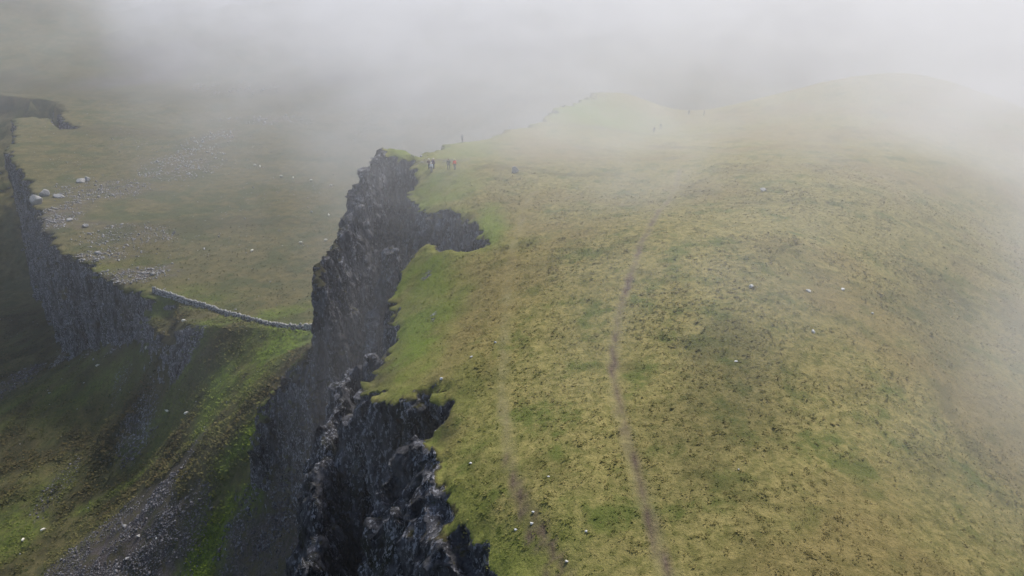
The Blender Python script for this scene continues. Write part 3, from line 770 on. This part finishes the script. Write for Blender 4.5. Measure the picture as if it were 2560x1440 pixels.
# single stones one can point to: (px, py, width in metres, label, category)
STONES = [
    (1288, 431, 1.35, 'squat grey boulder alone on the ridge turf, right of the hiker in red', 'boulder', 1.05),
    (1274, 321, 1.7, 'pale capped boulder standing on the far brink beyond the hikers', 'boulder', 1.1),
    (1238, 857, 0.50, 'white stone just left of the faint track, level with the lime green bank', 'stone', .6),
    (1178, 893, 0.55, 'flat pale stone in turf above the notch in the cliff edge', 'stone', .3),
    (1104, 949, 0.65, 'white stone at the lip of the cliff notch', 'stone', .6),
    (1177, 1161, 0.45, 'broken white stones in grass between the cliff edge and the faint track', 'stone', .35),
    (1466, 1328, 0.36, 'small white stone alone in grass between the two tracks near the bottom', 'stone', .6),
    (1416, 1403, 0.34, 'white stone beside the lower end of the worn strands, right side', 'stone', .6),
    (1332, 1282, 0.32, 'sunlit stone in the middle of the worn strands', 'stone', .6),
    (1329, 1310, 0.42, 'larger tilted stone with a dark hollow in the worn strands', 'stone', .7),
    (1289, 1325, 0.36, 'pale stone left of the worn strands, near the cliff edge', 'stone', .6),
    (1371, 1194, 0.30, 'thin white stone lying right of the spot where the track splits', 'stone', .35),
    (1908, 477, 1.1, 'slanted white stone high on the misty hill', 'stone', .5),
    (1878, 719, 0.62, 'upright white stone on the hill, uppermost right of the dirt path', 'stone', .9),
    (2021, 730, 0.75, 'pale wedge of stone on the hill crest, middle of three in a row', 'stone', .5),
    (2108, 724, 0.80, 'long thin white stone on the hill crest, right of three in a row', 'stone', .3),
    (2034, 831, 0.60, 'narrow white stone standing on the open hill below the row of three', 'stone', 1.0),
    (1840, 904, 0.50, 'dull flat stone half sunk in the hill turf', 'stone', .35),
    (2181, 786, 0.50, 'small pale stone on the far shoulder of the hill', 'stone', .6),
    (1846, 1175, 0.26, 'tiny pale stone on the open hill right of the dark path', 'stone', .5),
    (93, 508, 5.0, 'big leaning slab at the brink of the western crag', 'boulder', .9),
    (110, 490, 4.5, 'rounded brown boulder just behind the leaning slab on the western crag', 'boulder', .8),
    (148, 492, 5.0, 'broad low boulder lying in shadow, right of the brown boulder on the crag', 'boulder', .5),
    (202, 455, 4.2, 'long pale outcrop block, left half of the split block above the rubble', 'boulder', .6),
    (219, 452, 3.2, 'tall pale outcrop block, right half of the split block above the rubble', 'boulder', .8),
    (172, 551, 2.8, 'white topped slab above the pinkish rubble on the crag', 'boulder', .4),
    (213, 567, 2.4, 'lone whitish boulder in grass right of the pinkish rubble', 'boulder', .7),
    (318, 1397, 1.3, 'flat pale slab resting on the smooth part of the scree', 'boulder', .4),
    (311, 1318, 1.1, 'yellowish stone in the upper middle of the scree', 'stone', .6),
    (345, 1342, 1.1, 'tan stone on the smooth earth at the right of the scree', 'stone', .6),
    (391, 1347, 0.8, 'bright white stone on the smooth earth at the scree edge', 'stone', .8),
]
WHITE_M = noisy_mat('white_stone', (0.30, 0.29, 0.27), (0.66, 0.65, 0.62), 6, bump=0.5, a=0.3, b=0.6)
H = hits([(a[0], a[1]) for a in STONES])
for i, ((px, py, w, label, cat, hh), p) in enumerate(zip(STONES, H)):
    v, f = rock_shape(ICO2 if w < 1 else ICO3, 300 + i, 0.35, 9)
    if w < 1.0: w *= 0.68
    v = v * np.array([0.5, 0.42, 0.5 * hh]) * w
    me = mesh_from(cat, v, f, smooth=False)
    o = link(cat, me, None, mats=[WHITE_M if w < 1.0 else STONE_M], label=label, category=cat)
    o.location = (p[0], p[1], p[2] + 0.28 * hh * w)
    o.rotation_euler = (random.uniform(-.2, .2), random.uniform(-.2, .2), random.uniform(-0.6, 0.6))

# ------------------------------------------------------------------ drystone dyke
def build_dyke():
    seg = np.r_[0, np.cumsum(np.linalg.norm(np.diff(WALL[:, :2], axis=0), axis=1))]
    L = seg[-1]; g = np.random.default_rng(12)
    def at(s):
        return np.interp(s, seg, WALL[:, 0]) + 0.5 * vn2(s / 9, s * 0, 3), np.interp(s, seg, WALL[:, 1]) + 0.5 * vn2(s / 9, s * 0, 4)
    S = np.arange(0, L, 0.5); X, Y = at(S); X = np.convolve(np.r_[X[:1].repeat(6), X, X[-1:].repeat(6)], np.ones(13) / 13, 'valid'); Y = np.convolve(np.r_[Y[:1].repeat(6), Y, Y[-1:].repeat(6)], np.ones(13) / 13, 'valid')
    Z = heights(X, Y, False)[0]; Z = np.convolve(np.r_[Z[:1].repeat(4), Z, Z[-1:].repeat(4)], np.ones(9) / 9, 'valid')
    root = bpy.data.objects.new('drystone_wall', None); COL.objects.link(root)
    root.location = (X[len(X) // 2], Y[len(X) // 2], Z[len(X) // 2])
    root['label'] = 'long drystone wall of grey stones sagging across the saddle between the cliffs'; root['category'] = 'wall'
    org = np.array(root.location)
    box = np.array([(x, y, z) for z in (-.5, .5) for y in (-.5, .5) for x in (-.5, .5)], float)
    bf = np.array([(0, 2, 3, 1), (4, 5, 7, 6), (0, 1, 5, 4), (2, 6, 7, 3), (0, 4, 6, 2), (1, 3, 7, 5)])
    def lay(name, s, side, z, size, mat, tilt):
        n = len(s)
        x, y, zz = np.interp(s, S, X), np.interp(s, S, Y), np.interp(s, S, Z)
        tx = np.interp(s + .4, S, X) - np.interp(s - .4, S, X); ty = np.interp(s + .4, S, Y) - np.interp(s - .4, S, Y)
        l = np.hypot(tx, ty) + 1e-6; tx, ty = tx / l, ty / l
        v = box[None] * size[:, None, :]
        v = v * (1 + g.uniform(-0.22, 0.22, (n, 8, 3)))
        c, q = np.cos(tilt), np.sin(tilt)
        vx = v[..., 0] * c[:, None] - v[..., 2] * q[:, None]; vz = v[..., 0] * q[:, None] + v[..., 2] * c[:, None]; vy = v[..., 1] + side[:, None]
        wx = x[:, None] + vx * tx[:, None] - vy * ty[:, None]; wy = y[:, None] + vx * ty[:, None] + vy * tx[:, None]
        wz = (zz + z)[:, None] + vz
        V = np.stack([wx, wy, wz], -1).reshape(-1, 3) - org
        Fc = (bf[None] + (np.arange(n) * 8)[:, None, None]).reshape(-1, 4)
        o = link(name, mesh_from(name, V, Fc, smooth=False), 'stuff', parent=root, mats=[mat])
    ss, si, zz, sz = [], [], [], []
    for c in range(5):
        zc = 0.05 + c * 0.29; hw = 0.46 - 0.05 * c
        for sgn in (-1, 1):
            s = 0.0
            while s < L:
                w = g.uniform(0.34, 0.95); ss.append(s + w / 2); si.append(sgn * (hw - 0.18 + g.normal(0, .075))); zz.append(zc + g.normal(0, .02)); sz.append((w * .94, g.uniform(.32, .5), g.uniform(.24, .34))); s += w
    lay('wall_stones', np.array(ss), np.array(si), np.array(zz), np.array(sz), DYKE_M, g.normal(0, .07, len(ss)))
    ss, si, zz, sz = [], [], [], []
    s = 0.0
    while s < L:
        w = g.uniform(0.2, 0.62); ss.append(s); si.append(g.normal(0, .09)); zz.append(1.52 + g.normal(0, .10)); sz.append((w, g.uniform(.35, .62), g.uniform(.22, .50))); s += w * g.uniform(1.0, 1.5)
    lay('coping_stones', np.array(ss), np.array(si), np.array(zz), np.array(sz), STONE_M, g.normal(0.15, .25, len(ss)))
build_dyke()

# ------------------------------------------------------------------ turf tussocks
def tussocks():
    g = np.random.default_rng(21)
    N = 540000
    # denser where the turf is near the viewer
    yy = 26 + (150 - 26) * g.uniform(0, 1, N) ** 1.35
    xx = g.uniform(-0.42, 0.78, N) * (yy + 14)
    h, asd, _ = heights(xx, yy)
    px, py = project(xx, yy, h)
    m = (asd > 0.25) & (px > -60) & (px < 2640) & (py < 1500)
    m &= line_dist(DIRT, xx, yy) > 0.42
    td = line_dist(TRACK, xx, yy); m &= (td > 0.65 + 0.3 * vn2(xx, yy, 9)) | (g.uniform(0, 1, N) < 0.12)
    for S in STRANDS: m &= line_dist(S, xx, yy) > 0.22
    m &= fbm2(xx, yy, 2.2, 2, 33) + g.uniform(-.5, .5, N) > -0.38
    xx, yy, h, asd = xx[m], yy[m], h[m], asd[m]
    order = g.permutation(len(xx))[:122000]
    xx, yy, h, asd = xx[order], yy[order], h[order], asd[order]
    n = len(xx); B = 4
    sz = np.exp(g.normal(-0.78, 0.36, n)) * (0.58 + 0.0105 * yy) * (1 - 0.7 * sstep(85, 145, yy)) * (1 + 0.35 * fbm2(xx, yy, 7, 2, 44))
    sz *= np.clip(0.45 + asd / 3.0, 0.45, 1.0) * 0.88
    mk = masks(xx, yy, h, np.ones(n), asd, asd)
    sz *= 1 - 0.30 * mk['lush']
    a = g.uniform(0, 2 * np.pi, (n, B)); lean = g.uniform(0.10, 0.36, (n, B)) * sz[:, None]; hh = g.uniform(0.035, 0.10, (n, B)) * sz[:, None]
    r0 = g.uniform(0, 0.10, (n, B)) * sz[:, None]; w = g.uniform(0.035, 0.075, (n, B)) * sz[:, None]
    ca, sa = np.cos(a), np.sin(a)
    wind = 0.10 * sz[:, None]
    bx, by = xx[:, None] + ca * r0, yy[:, None] + sa * r0; bz = h[:, None] - 0.03 + 0 * ca
    mx, my = bx + ca * lean * .55 - wind * .4, by + sa * lean * .55 - wind * .3; mz = bz + hh
    tx, ty = bx + ca * lean * 1.15 - wind, by + sa * lean * 1.15 - wind * .7; tz = bz + hh * 0.75
    P = np.stack([np.stack([bx - sa * w, by + ca * w, bz], -1), np.stack([bx + sa * w, by - ca * w, bz], -1),
                  np.stack([mx + sa * w * .8, my - ca * w * .8, mz], -1), np.stack([mx - sa * w * .8, my + ca * w * .8, mz], -1)], 2)
    V = P.reshape(-1, 3); nb = n * B
    base = (np.arange(nb) * 4)[:, None]
    F3 = np.concatenate([base + np.array([[0, 1, 2]]), base + np.array([[0, 2, 3]])])
    me = mesh_from('grass_tussocks', V, F3, smooth=True)
    set_attr(me, 'lush', np.repeat(mk['lush'], B * 4)); set_attr(me, 'heath', np.repeat(mk['heath'], B * 4))
    set_attr(me, 'tone', np.repeat(g.uniform(0, 1, n), B * 4))
    m = new_mat('tussock', rough=0.9, spec=0.1); t = NT(m); bs = t.n['Principled BSDF']
    c, sml, fine = grass_color(t)
    tone = t.attr('tone')
    c = t.mix(t.ramp(tone, 0.55, 1.0, 0, 0.75), c, (0.34, 0.285, 0.12))
    c = t.mix(t.ramp(tone, 0.40, 0.0, 0, 0.4), c, (0.100, 0.115, 0.028))
    c = t.mix(t.math('MULTIPLY', t.attr('lush'), 0.6), c, (0.130, 0.180, 0.026))
    c = t.mix(t.math('MULTIPLY', t.attr('heath'), 0.7), c, (0.075, 0.070, 0.026))
    t.put(bs.inputs['Base Color'], c)
    tr = t.new('ShaderNodeBsdfTranslucent'); t.put(tr.inputs['Color'], c)
    mx_ = t.new('ShaderNodeMixShader'); mx_.inputs[0].default_value = 0.42
    t.l.new(bs.outputs[0], mx_.inputs[1]); t.l.new(tr.outputs[0], mx_.inputs[2]); t.l.new(mx_.outputs[0], t.n['Material Output'].inputs['Surface'])
    link('grass_tussocks', me, 'stuff', mats=[m], label='rough yellow green grass tussocks covering the near ridge and hill', category='grass')
tussocks()

def gully_growth():
    g = np.random.default_rng(31); N = 230000
    y = 92 + 230 * g.uniform(0, 1, N) ** 1.5; x = -g.uniform(0.20, 1.02, N) * y
    h, asd, lsd = heights(x, y)
    px, py = project(x, y, h)
    m = (asd < -18) & (px > -40) & (px < 1000) & (py > 560) & (py < 1480) & ((lsd < 0) | (g.uniform(0, 1, N) < 0.35)) & (fbm2(x, y, 4, 3, 35) + g.uniform(-.4, .4, N) > -0.1)
    e = 0.8
    sl = np.hypot(heights(x + e, y, False)[0] - h, heights(x, y + e, False)[0] - h) / e
    m &= (sl < 2.2) & (g.uniform(0, 1, N) < 0.9)
    x, y, h = x[m][:90000], y[m][:90000], h[m][:90000]; n = len(x); B = 3
    mk = masks(x, y, h, np.ones(n), asd[m][:90000], lsd[m][:90000])
    k = mk['scree'] < 0.35; x, y, h = x[k], y[k], h[k]; mk = {a: b[k] for a, b in mk.items()}; n = len(x)
    sz = np.exp(np.minimum(g.normal(-0.55, 0.38, n), 0.05))[:, None] * (1 + 0.6 * mk['heath'][:, None])
    a = g.uniform(0, 2 * np.pi, (n, B)); ca, sa = np.cos(a), np.sin(a); w = g.uniform(.10, .22, (n, B)) * sz; L = g.uniform(.15, .5, (n, B)) * sz; hh = g.uniform(.06, .30, (n, B)) * sz
    bz = h[:, None] - 0.05 + 0 * ca
    def pt(r, q, z): return np.stack([x[:, None] + ca * r - sa * q, y[:, None] + sa * r + ca * q, z], -1)
    P = np.stack([pt(0 * L, w, bz), pt(0 * L, -w, bz), pt(L, -w * .8, bz + hh), pt(L, w * .8, bz + hh)], 2)
    base = (np.arange(n * B) * 4)[:, None]
    me = mesh_from('rough_grass', P.reshape(-1, 3), np.concatenate([base + np.array([[0, 1, 2]]), base + np.array([[0, 2, 3]])]))
    for q in ('lush', 'heath'): set_attr(me, q, np.repeat(mk[q], B * 4))
    set_attr(me, 'tone', np.repeat(g.uniform(0, 1, n), B * 4))
    mt = new_mat('rough_growth', rough=0.95, spec=0.1); t = NT(mt); bs = t.n['Principled BSDF']
    c = t.mix(t.attr('tone'), (0.040, 0.050, 0.016), (0.135, 0.120, 0.048))
    c = t.mix(t.attr('lush'), c, t.mix(t.attr('tone'), (0.060, 0.095, 0.014), (0.150, 0.205, 0.024)))
    c = t.mix(t.math('MULTIPLY', t.attr('heath'), 0.85), c, t.mix(t.attr('tone'), (0.018, 0.022, 0.010), (0.080, 0.060, 0.028)))
    t.put(bs.inputs['Base Color'], c)
    link('rough_grass', me, 'stuff', mats=[mt], label='rough green and brown growth clothing the gully slopes below the wall', category='grass')
gully_growth()

# ------------------------------------------------------------------ figures made of skinned chains
def skin_mesh(name, verts, edges, radii, sub=1, root=0):
    me = bpy.data.meshes.new(name); me.from_pydata(verts, edges, [])
    o = bpy.data.objects.new(name, me); COL.objects.link(o)
    o.modifiers.new('s', 'SKIN').use_smooth_shade = True
    sv = me.skin_vertices[0].data
    for i, r in enumerate(radii):
        sv[i].radius = (r, r) if not isinstance(r, tuple) else r
        sv[i].use_root = (i == root)
    if sub:
        s = o.modifiers.new('u', 'SUBSURF'); s.levels = sub; s.render_levels = sub
    out = bpy.data.meshes.new_from_object(o.evaluated_get(bpy.context.evaluated_depsgraph_get()))
    out.name = name
    bpy.data.objects.remove(o); bpy.data.meshes.remove(me)
    out.polygons.foreach_set('use_smooth', np.ones(len(out.polygons), dtype=bool))
    out.materials.clear()
    return out

def make_person(feet, yaw, jacket, trousers, hat, label, hair=(0.06, 0.04, 0.03), pack=None, pose=0, height=1.74):
    k = height / 1.75
    st = (0.10, 0.16, 0.09)[pose % 3]; fwd = (0.02, 0.14, 0.05)[pose % 3]
    elb = [(0.27, 0.02, 1.12), (-0.27, 0.02, 1.12)]; hnd = [(0.29, 0.12, 0.88), (-0.29, 0.12, 0.88)]
    if pose == 1: hnd = [(0.20, 0.30, 1.12), (-0.29, 0.05, 0.86)]
    if pose == 2: hnd = [(0.10, 0.24, 1.18), (-0.10, 0.24, 1.16)]; elb = [(0.28, 0.06, 1.10), (-0.28, 0.06, 1.10)]
    V = [(0, 0, .95), (0, 0.01, 1.12), (0, 0, 1.34), (0, 0, 1.47), (0, .015, 1.55), (0, .02, 1.66), (0, .02, 1.73),
         (.19, 0, 1.42), elb[0], hnd[0], (-.19, 0, 1.42), elb[1], hnd[1],
         (st * .9, fwd * .3, .90), (st, fwd * .7 + .03, .50), (st, fwd, .08), (st, fwd + .16, .035),
         (-st * .9, 0, .90), (-st, .03, .50), (-st, -fwd, .08), (-st, -fwd + .16, .035)]
    E = [(0, 1), (1, 2), (2, 3), (3, 4), (4, 5), (5, 6), (2, 7), (7, 8), (8, 9), (2, 10), (10, 11), (11, 12), (0, 13), (13, 14), (14, 15), (15, 16), (0, 17), (17, 18), (18, 19), (19, 20)]
    rr = [.13, .12, .14, .07, .055, .095, .07, .065, .045, .035, .065, .045, .035, .085, .06, .045, .04, .085, .06, .045, .04]
    V = [tuple(c * k for c in v) for v in V]
    root = bpy.data.objects.new('person', None); COL.objects.link(root)
    root.location = feet; root.rotation_euler = (0, 0, yaw); root['label'] = label; root['category'] = 'person'
    link('body', skin_mesh('body', V, E, [r * k for r in rr]), parent=root, mats=[SKIN_M])
    def sub(ids, name, grow, mat, extra=()):
        m = {i: n for n, i in enumerate(ids)}
        ed = [(m[a], m[b]) for a, b in E if a in m and b in m]
        me = skin_mesh(name, [V[i] for i in ids], ed, [(rr[i] + grow) * k for i in ids])
        link(name, me, parent=root, mats=[mat])
    sub([0, 1, 2, 3, 7, 8, 9, 10, 11, 12], 'jacket', 0.028, jacket)
    sub([0, 13, 14, 15, 17, 18, 19], 'trousers', 0.020, trousers)
    for a, b in ((15, 16), (19, 20)):
        me = skin_mesh('boot', [V[a], V[b]], [(0, 1)], [.065 * k, .055 * k]); link('boot', me, parent=root, mats=[BOOT_M])
    v, f = ICO2; v = v * np.array([.125, .14, .115]) * k; v[:, 2] = np.maximum(v[:, 2], -.02)
    o = link('hat' if hat else 'hair', mesh_from('hat' if hat else 'hair', v, f), parent=root, mats=[hat or cloth(hair)]); o.location = (0, 0.0, 1.70 * k)
    if pack:
        v, f = ICO2; v = np.sign(v) * np.abs(v) ** 0.6 * np.array([.17, .12, .26]) * k
        o = link('backpack', mesh_from('backpack', v, f), parent=root, mats=[pack]); o.location = (0, -.22 * k, 1.28 * k)
    return root

_c = {}
def cloth(c):
    if c not in _c: _c[c] = noisy_mat('cloth', c, tuple(min(1, x * 1.25 + .005) for x in c), 12)
    return _c[c]
SKIN_M = new_mat('skin', (0.45, 0.27, 0.19), 0.6); BOOT_M = new_mat('boot_leather', (0.04, 0.03, 0.025), 0.7)
PEOPLE = [
    ((1079, 431), 2.6, (0.62, 0.62, 0.64), (0.10, 0.11, 0.13), (0.65, 0.62, 0.60), 'hiker in a pale grey jacket and dark trousers, nearest of the huddle of three', None, 0),
    ((1073, 424), 0.4, (0.12, 0.07, 0.06), (0.05, 0.05, 0.06), (0.70, 0.66, 0.66), 'hiker in dark brown with a white cap, left in the huddle of three', None, 2),
    ((1084, 422), -0.9, (0.09, 0.05, 0.10), (0.04, 0.04, 0.06), (0.55, 0.5, 0.55), 'hiker in dark purple with a backpack, right in the huddle of three', (0.10, 0.07, 0.12), 0),
    ((1122, 424), 0.2, (0.07, 0.10, 0.08), (0.06, 0.08, 0.07), None, 'hiker in dark green holding something white, left of the red jacket', (0.10, 0.12, 0.10), 1),
    ((1137, 425), 0.5, (0.95, 0.12, 0.06), (0.13, 0.12, 0.11), (0.68, 0.66, 0.38), 'hiker in a bright red jacket with a pale yellow hat', None, 0),
    ((1156, 357), 0.8, (0.33, 0.33, 0.36), (0.16, 0.15, 0.16), (0.75, 0.73, 0.72), 'grey clad hiker with a white hat standing alone at the far cliff edge', None, 2),
    ((1635, 332), 2.9, (0.10, 0.09, 0.10), (0.07, 0.06, 0.07), None, 'misty hiker on the distant footpath, left of the two walking together', (0.12, 0.1, 0.1), 0),
    ((1651, 323), 2.7, (0.13, 0.14, 0.08), (0.07, 0.07, 0.05), None, 'misty hiker on the distant footpath, right of the two walking together', None, 1),
    ((1722, 287), 3.0, (0.14, 0.12, 0.13), (0.1, 0.09, 0.1), None, 'faint hiker almost lost in mist on the left side of the saddle', None, 0),
    ((1760, 289), 1.2, (0.05, 0.06, 0.05), (0.04, 0.05, 0.04), None, 'dark leaning hiker in mist on the right side of the saddle', None, 1),
]
HP = hits([p[0] for p in PEOPLE])
for (pp, yaw, j, tr, hat, label, pack, pose), f in zip(PEOPLE, HP):
    o = make_person((f[0], f[1], f[2] - 0.01), yaw, cloth(j), cloth(tr), cloth(hat) if hat else None, label, pack=cloth(pack) if pack else None, pose=pose)
    if 'white, left' in label:
        v, fc = rock_shape(ICO1, 5, .1, 3); b = link('white_bag', mesh_from('white_bag', v * np.array([.13, .09, .15]), fc), mats=[cloth((0.8, 0.8, 0.78))], label='small white bag held by the hiker in dark green', category='bag')
        b.location = o.matrix_basis @ Vector((0.20, 0.34, 1.02))
for o in bpy.data.objects:
    if o.name.startswith('person') and 'huddle' not in o.get('label', ''): pass

# ------------------------------------------------------------------ sheep
FLEECE_M = noisy_mat('fleece', (0.62, 0.58, 0.48), (0.78, 0.75, 0.66), 9, bump=0.8)
FACE_M = new_mat('sheep_face', (0.50, 0.46, 0.40), 0.8)
def make_sheep(graze=True):
    root = bpy.data.objects.new('sheep', None); COL.objects.link(root); root['category'] = 'sheep'
    hz = 0.22 if graze else 0.80
    V = [(-.34, 0, .60), (0, 0, .58), (.32, 0, .60), (.50, 0, .62 if graze else .80), (.66, 0, hz + .14), (.74, 0, hz), (-.48, 0, .62), (-.53, 0, .42)]
    E = [(0, 1), (1, 2), (2, 3), (3, 4), (4, 5), (0, 6), (6, 7)]; rr = [.17, .19, .17, .11, .085, .05, .06, .03]
    for sx in (-.34, .32):
        for sy in (-.13, .13):
            b = len(V); V += [(sx, sy, .45), (sx + (.05 if sx < 0 else .02), sy, .26), (sx, sy, .02)]; E += [(0 if sx < 0 else 2, b), (b, b + 1), (b + 1, b + 2)]; rr += [.09, .045, .035]
    link('body', skin_mesh('body', V, E, rr, root=1), parent=root, mats=[FACE_M])
    v, f = ICO3; v = v * np.array([.56, .27, .29]); v = v * (1 + 0.06 * vn3(v[:, 0] * 9, v[:, 1] * 9, v[:, 2] * 9, 4))[:, None]
    o = link('fleece', mesh_from('fleece', v, f), parent=root, mats=[FLEECE_M]); o.location = (-.02, 0, .62)
    return root
SHEEP = [((460, 806), 0.1, 1, 'sheep on the mossy brow below the left part of the wall'), ((368, 869), 1.0, 1, 'sheep on the slope left of the small dark crag'),
         ((421, 1029), 2.6, 0, 'left sheep of the pair low on the gully slope'), ((468, 1034), 0.2, 1, 'right sheep of the pair low on the gully slope'),
         ((245, 916), 0.4, 1, 'lone sheep on dark grass under the western crag'), ((59, 1353), 1.7, 1, 'sheep lowest in the bottom left grass'), ((108, 1328), 0.9, 1, 'sheep at the left rim of the scree'),
         ((637, 415), 0.2, 1, 'upper left sheep of two close together beyond the wall'), ((650, 419), 1.8, 0, 'lower right sheep of two close together beyond the wall'),
         ((703, 444), 0.0, 1, 'sheep leftmost in the row of four on the valley floor'), ((733, 447), 1.5, 1, 'second sheep from the left in the row of four on the valley floor'),
         ((778, 454), 0.8, 1, 'third sheep from the left in the row of four on the valley floor'), ((828, 466), 0.0, 0, 'sheep rightmost in the row of four on the valley floor'),
         ((822, 540), 1.9, 0, 'large looking sheep near the tall cliff, halfway up the valley'), ((752, 609), 0.2, 1, 'sheep in open turf behind the wall, left of the lone one by the cliff'),
         ((814, 603), 0.5, 1, 'lone sheep beside the left edge of the tall cliff'), ((630, 630), 1.2, 1, 'small sheep in the middle of the turf behind the wall')]
SP_ = hits([s[0] for s in SHEEP])
protos = {1: make_sheep(True), 0: make_sheep(False)}; used = set()
for ((pp, yaw, gr, label), p) in zip(SHEEP, SP_):
    src = protos[gr]
    if gr not in used: o = src; used.add(gr)
    else:
        o = src.copy(); COL.objects.link(o)
        for ch in src.children:
            c = ch.copy(); COL.objects.link(c); c.parent = o
    nrm = ground_frame(p[0], p[1], 0.8)
    q = Vector((0, 0, 1)).rotation_difference(nrm)
    o.rotation_mode = 'QUATERNION'
    from mathutils import Quaternion
    o.rotation_quaternion = Quaternion((0, 0, 1), 0).slerp(q, 0.6) @ Quaternion((0, 0, 1), yaw)
    o.location = (p[0], p[1], p[2] - 0.02); o['label'] = label; o['group'] = 'sheep grazing in the valley and gully'
    s = 1.15 if p[1] > 200 else 0.95
    o.scale = (s, s, s)

# ------------------------------------------------------------------ haze
def volume_box(name, x0, x1, y0, y1, z0, z1, dens, color, aniso):
    v = np.array([(x, y, z) for z in (z0, z1) for y in (y0, y1) for x in (x0, x1)], float)
    f = np.array([(0, 2, 3, 1), (4, 5, 7, 6), (0, 1, 5, 4), (2, 6, 7, 3), (0, 4, 6, 2), (1, 3, 7, 5)])
    me = mesh_from(name, v, f, smooth=False)
    m = bpy.data.materials.new(name); m.use_nodes = True; nt = m.node_tree
    nt.nodes.remove(nt.nodes['Principled BSDF'])
    pv = nt.nodes.new('ShaderNodeVolumePrincipled')
    pv.inputs['Color'].default_value = (*color, 1); pv.inputs['Density'].default_value = dens; pv.inputs['Anisotropy'].default_value = aniso
    nt.links.new(pv.outputs[0], nt.nodes['Material Output'].inputs['Volume'])
    return link(name, me, 'stuff', mats=[m]), m, pv
haze, haze_m, haze_n = volume_box('haze', -1700, 1700, -700, 2300, -260, 210, 0.00006, (0.93, 0.95, 0.98), 0.2)

def build_cloud():
    """low cloud drifting over the ridge: thins towards the viewer, the west and the valley"""
    o, m, pv = volume_box('cloud', -900, 900, 16, 1300, -90, 1.6, 0.0, (0.875, 0.868, 0.885), 0.15)
    t = NT(m)
    s = t.new('ShaderNodeSeparateXYZ'); t.put(s.inputs[0], t.pos())
    X, Y, Z = s.outputs
    M = t.math
    wv = t.vscale(t.pos(), (1, 1, 1.6))
    n1 = t.noise(0.012, 3, 0.55, wv, 0.8)
    n2 = t.noise(0.022, 5, 0.62, wv, 1.6)
    u = M('ADD', M('ADD', M('MULTIPLY', M('MINIMUM', Y, 300.0), 0.5), M('ADD', X, M('MULTIPLY', M('MINIMUM', X, 0.0), 0.6))), M('MULTIPLY', M('SUBTRACT', n1, 0.5), 50.0))
    u = M('DIVIDE', u, M('ADD', M('DIVIDE', M('MAXIMUM', Y, 0.0), 150.0), 1.0))
    b = M('MAXIMUM', M('MULTIPLY', t.ramp(u, -10, 22, 0.0, 0.31), t.ramp(Y, 95, 190, 1.0, 0.21)), t.ramp(Y, 60, 420, 0.04, 0.115))
    h = M('MULTIPLY', t.ramp(Z, -95, -25), t.ramp(Z, 1.5, -13))
    near = t.ramp(M('ADD', Y, M('MULTIPLY', M('MAXIMUM', X, 0.0), 1.2)), 36, 90, 0.02, 1.0)
    xl = M('ADD', X, M('MULTIPLY', M('MAXIMUM', M('SUBTRACT', Y, 60.0), 0.0), 0.5))
    l = t.ramp(xl, -55, 0, 0.25, 1.0)
    d = M('MULTIPLY', M('MULTIPLY', b, h), M('MULTIPLY', l, near))
    nn = M('MULTIPLY', t.ramp(n1, 0.3, 0.7, 0.7, 1.3), t.ramp(n2, 0.36, 0.64, 0.35, 1.7))
    d = M('MULTIPLY', M('MULTIPLY', d, nn), 0.0360)
    t.l.new(d, pv.inputs['Density'])
    o['label'] = 'pale low cloud drifting over the far ridge and hill'; o['category'] = 'cloud'
build_cloud()
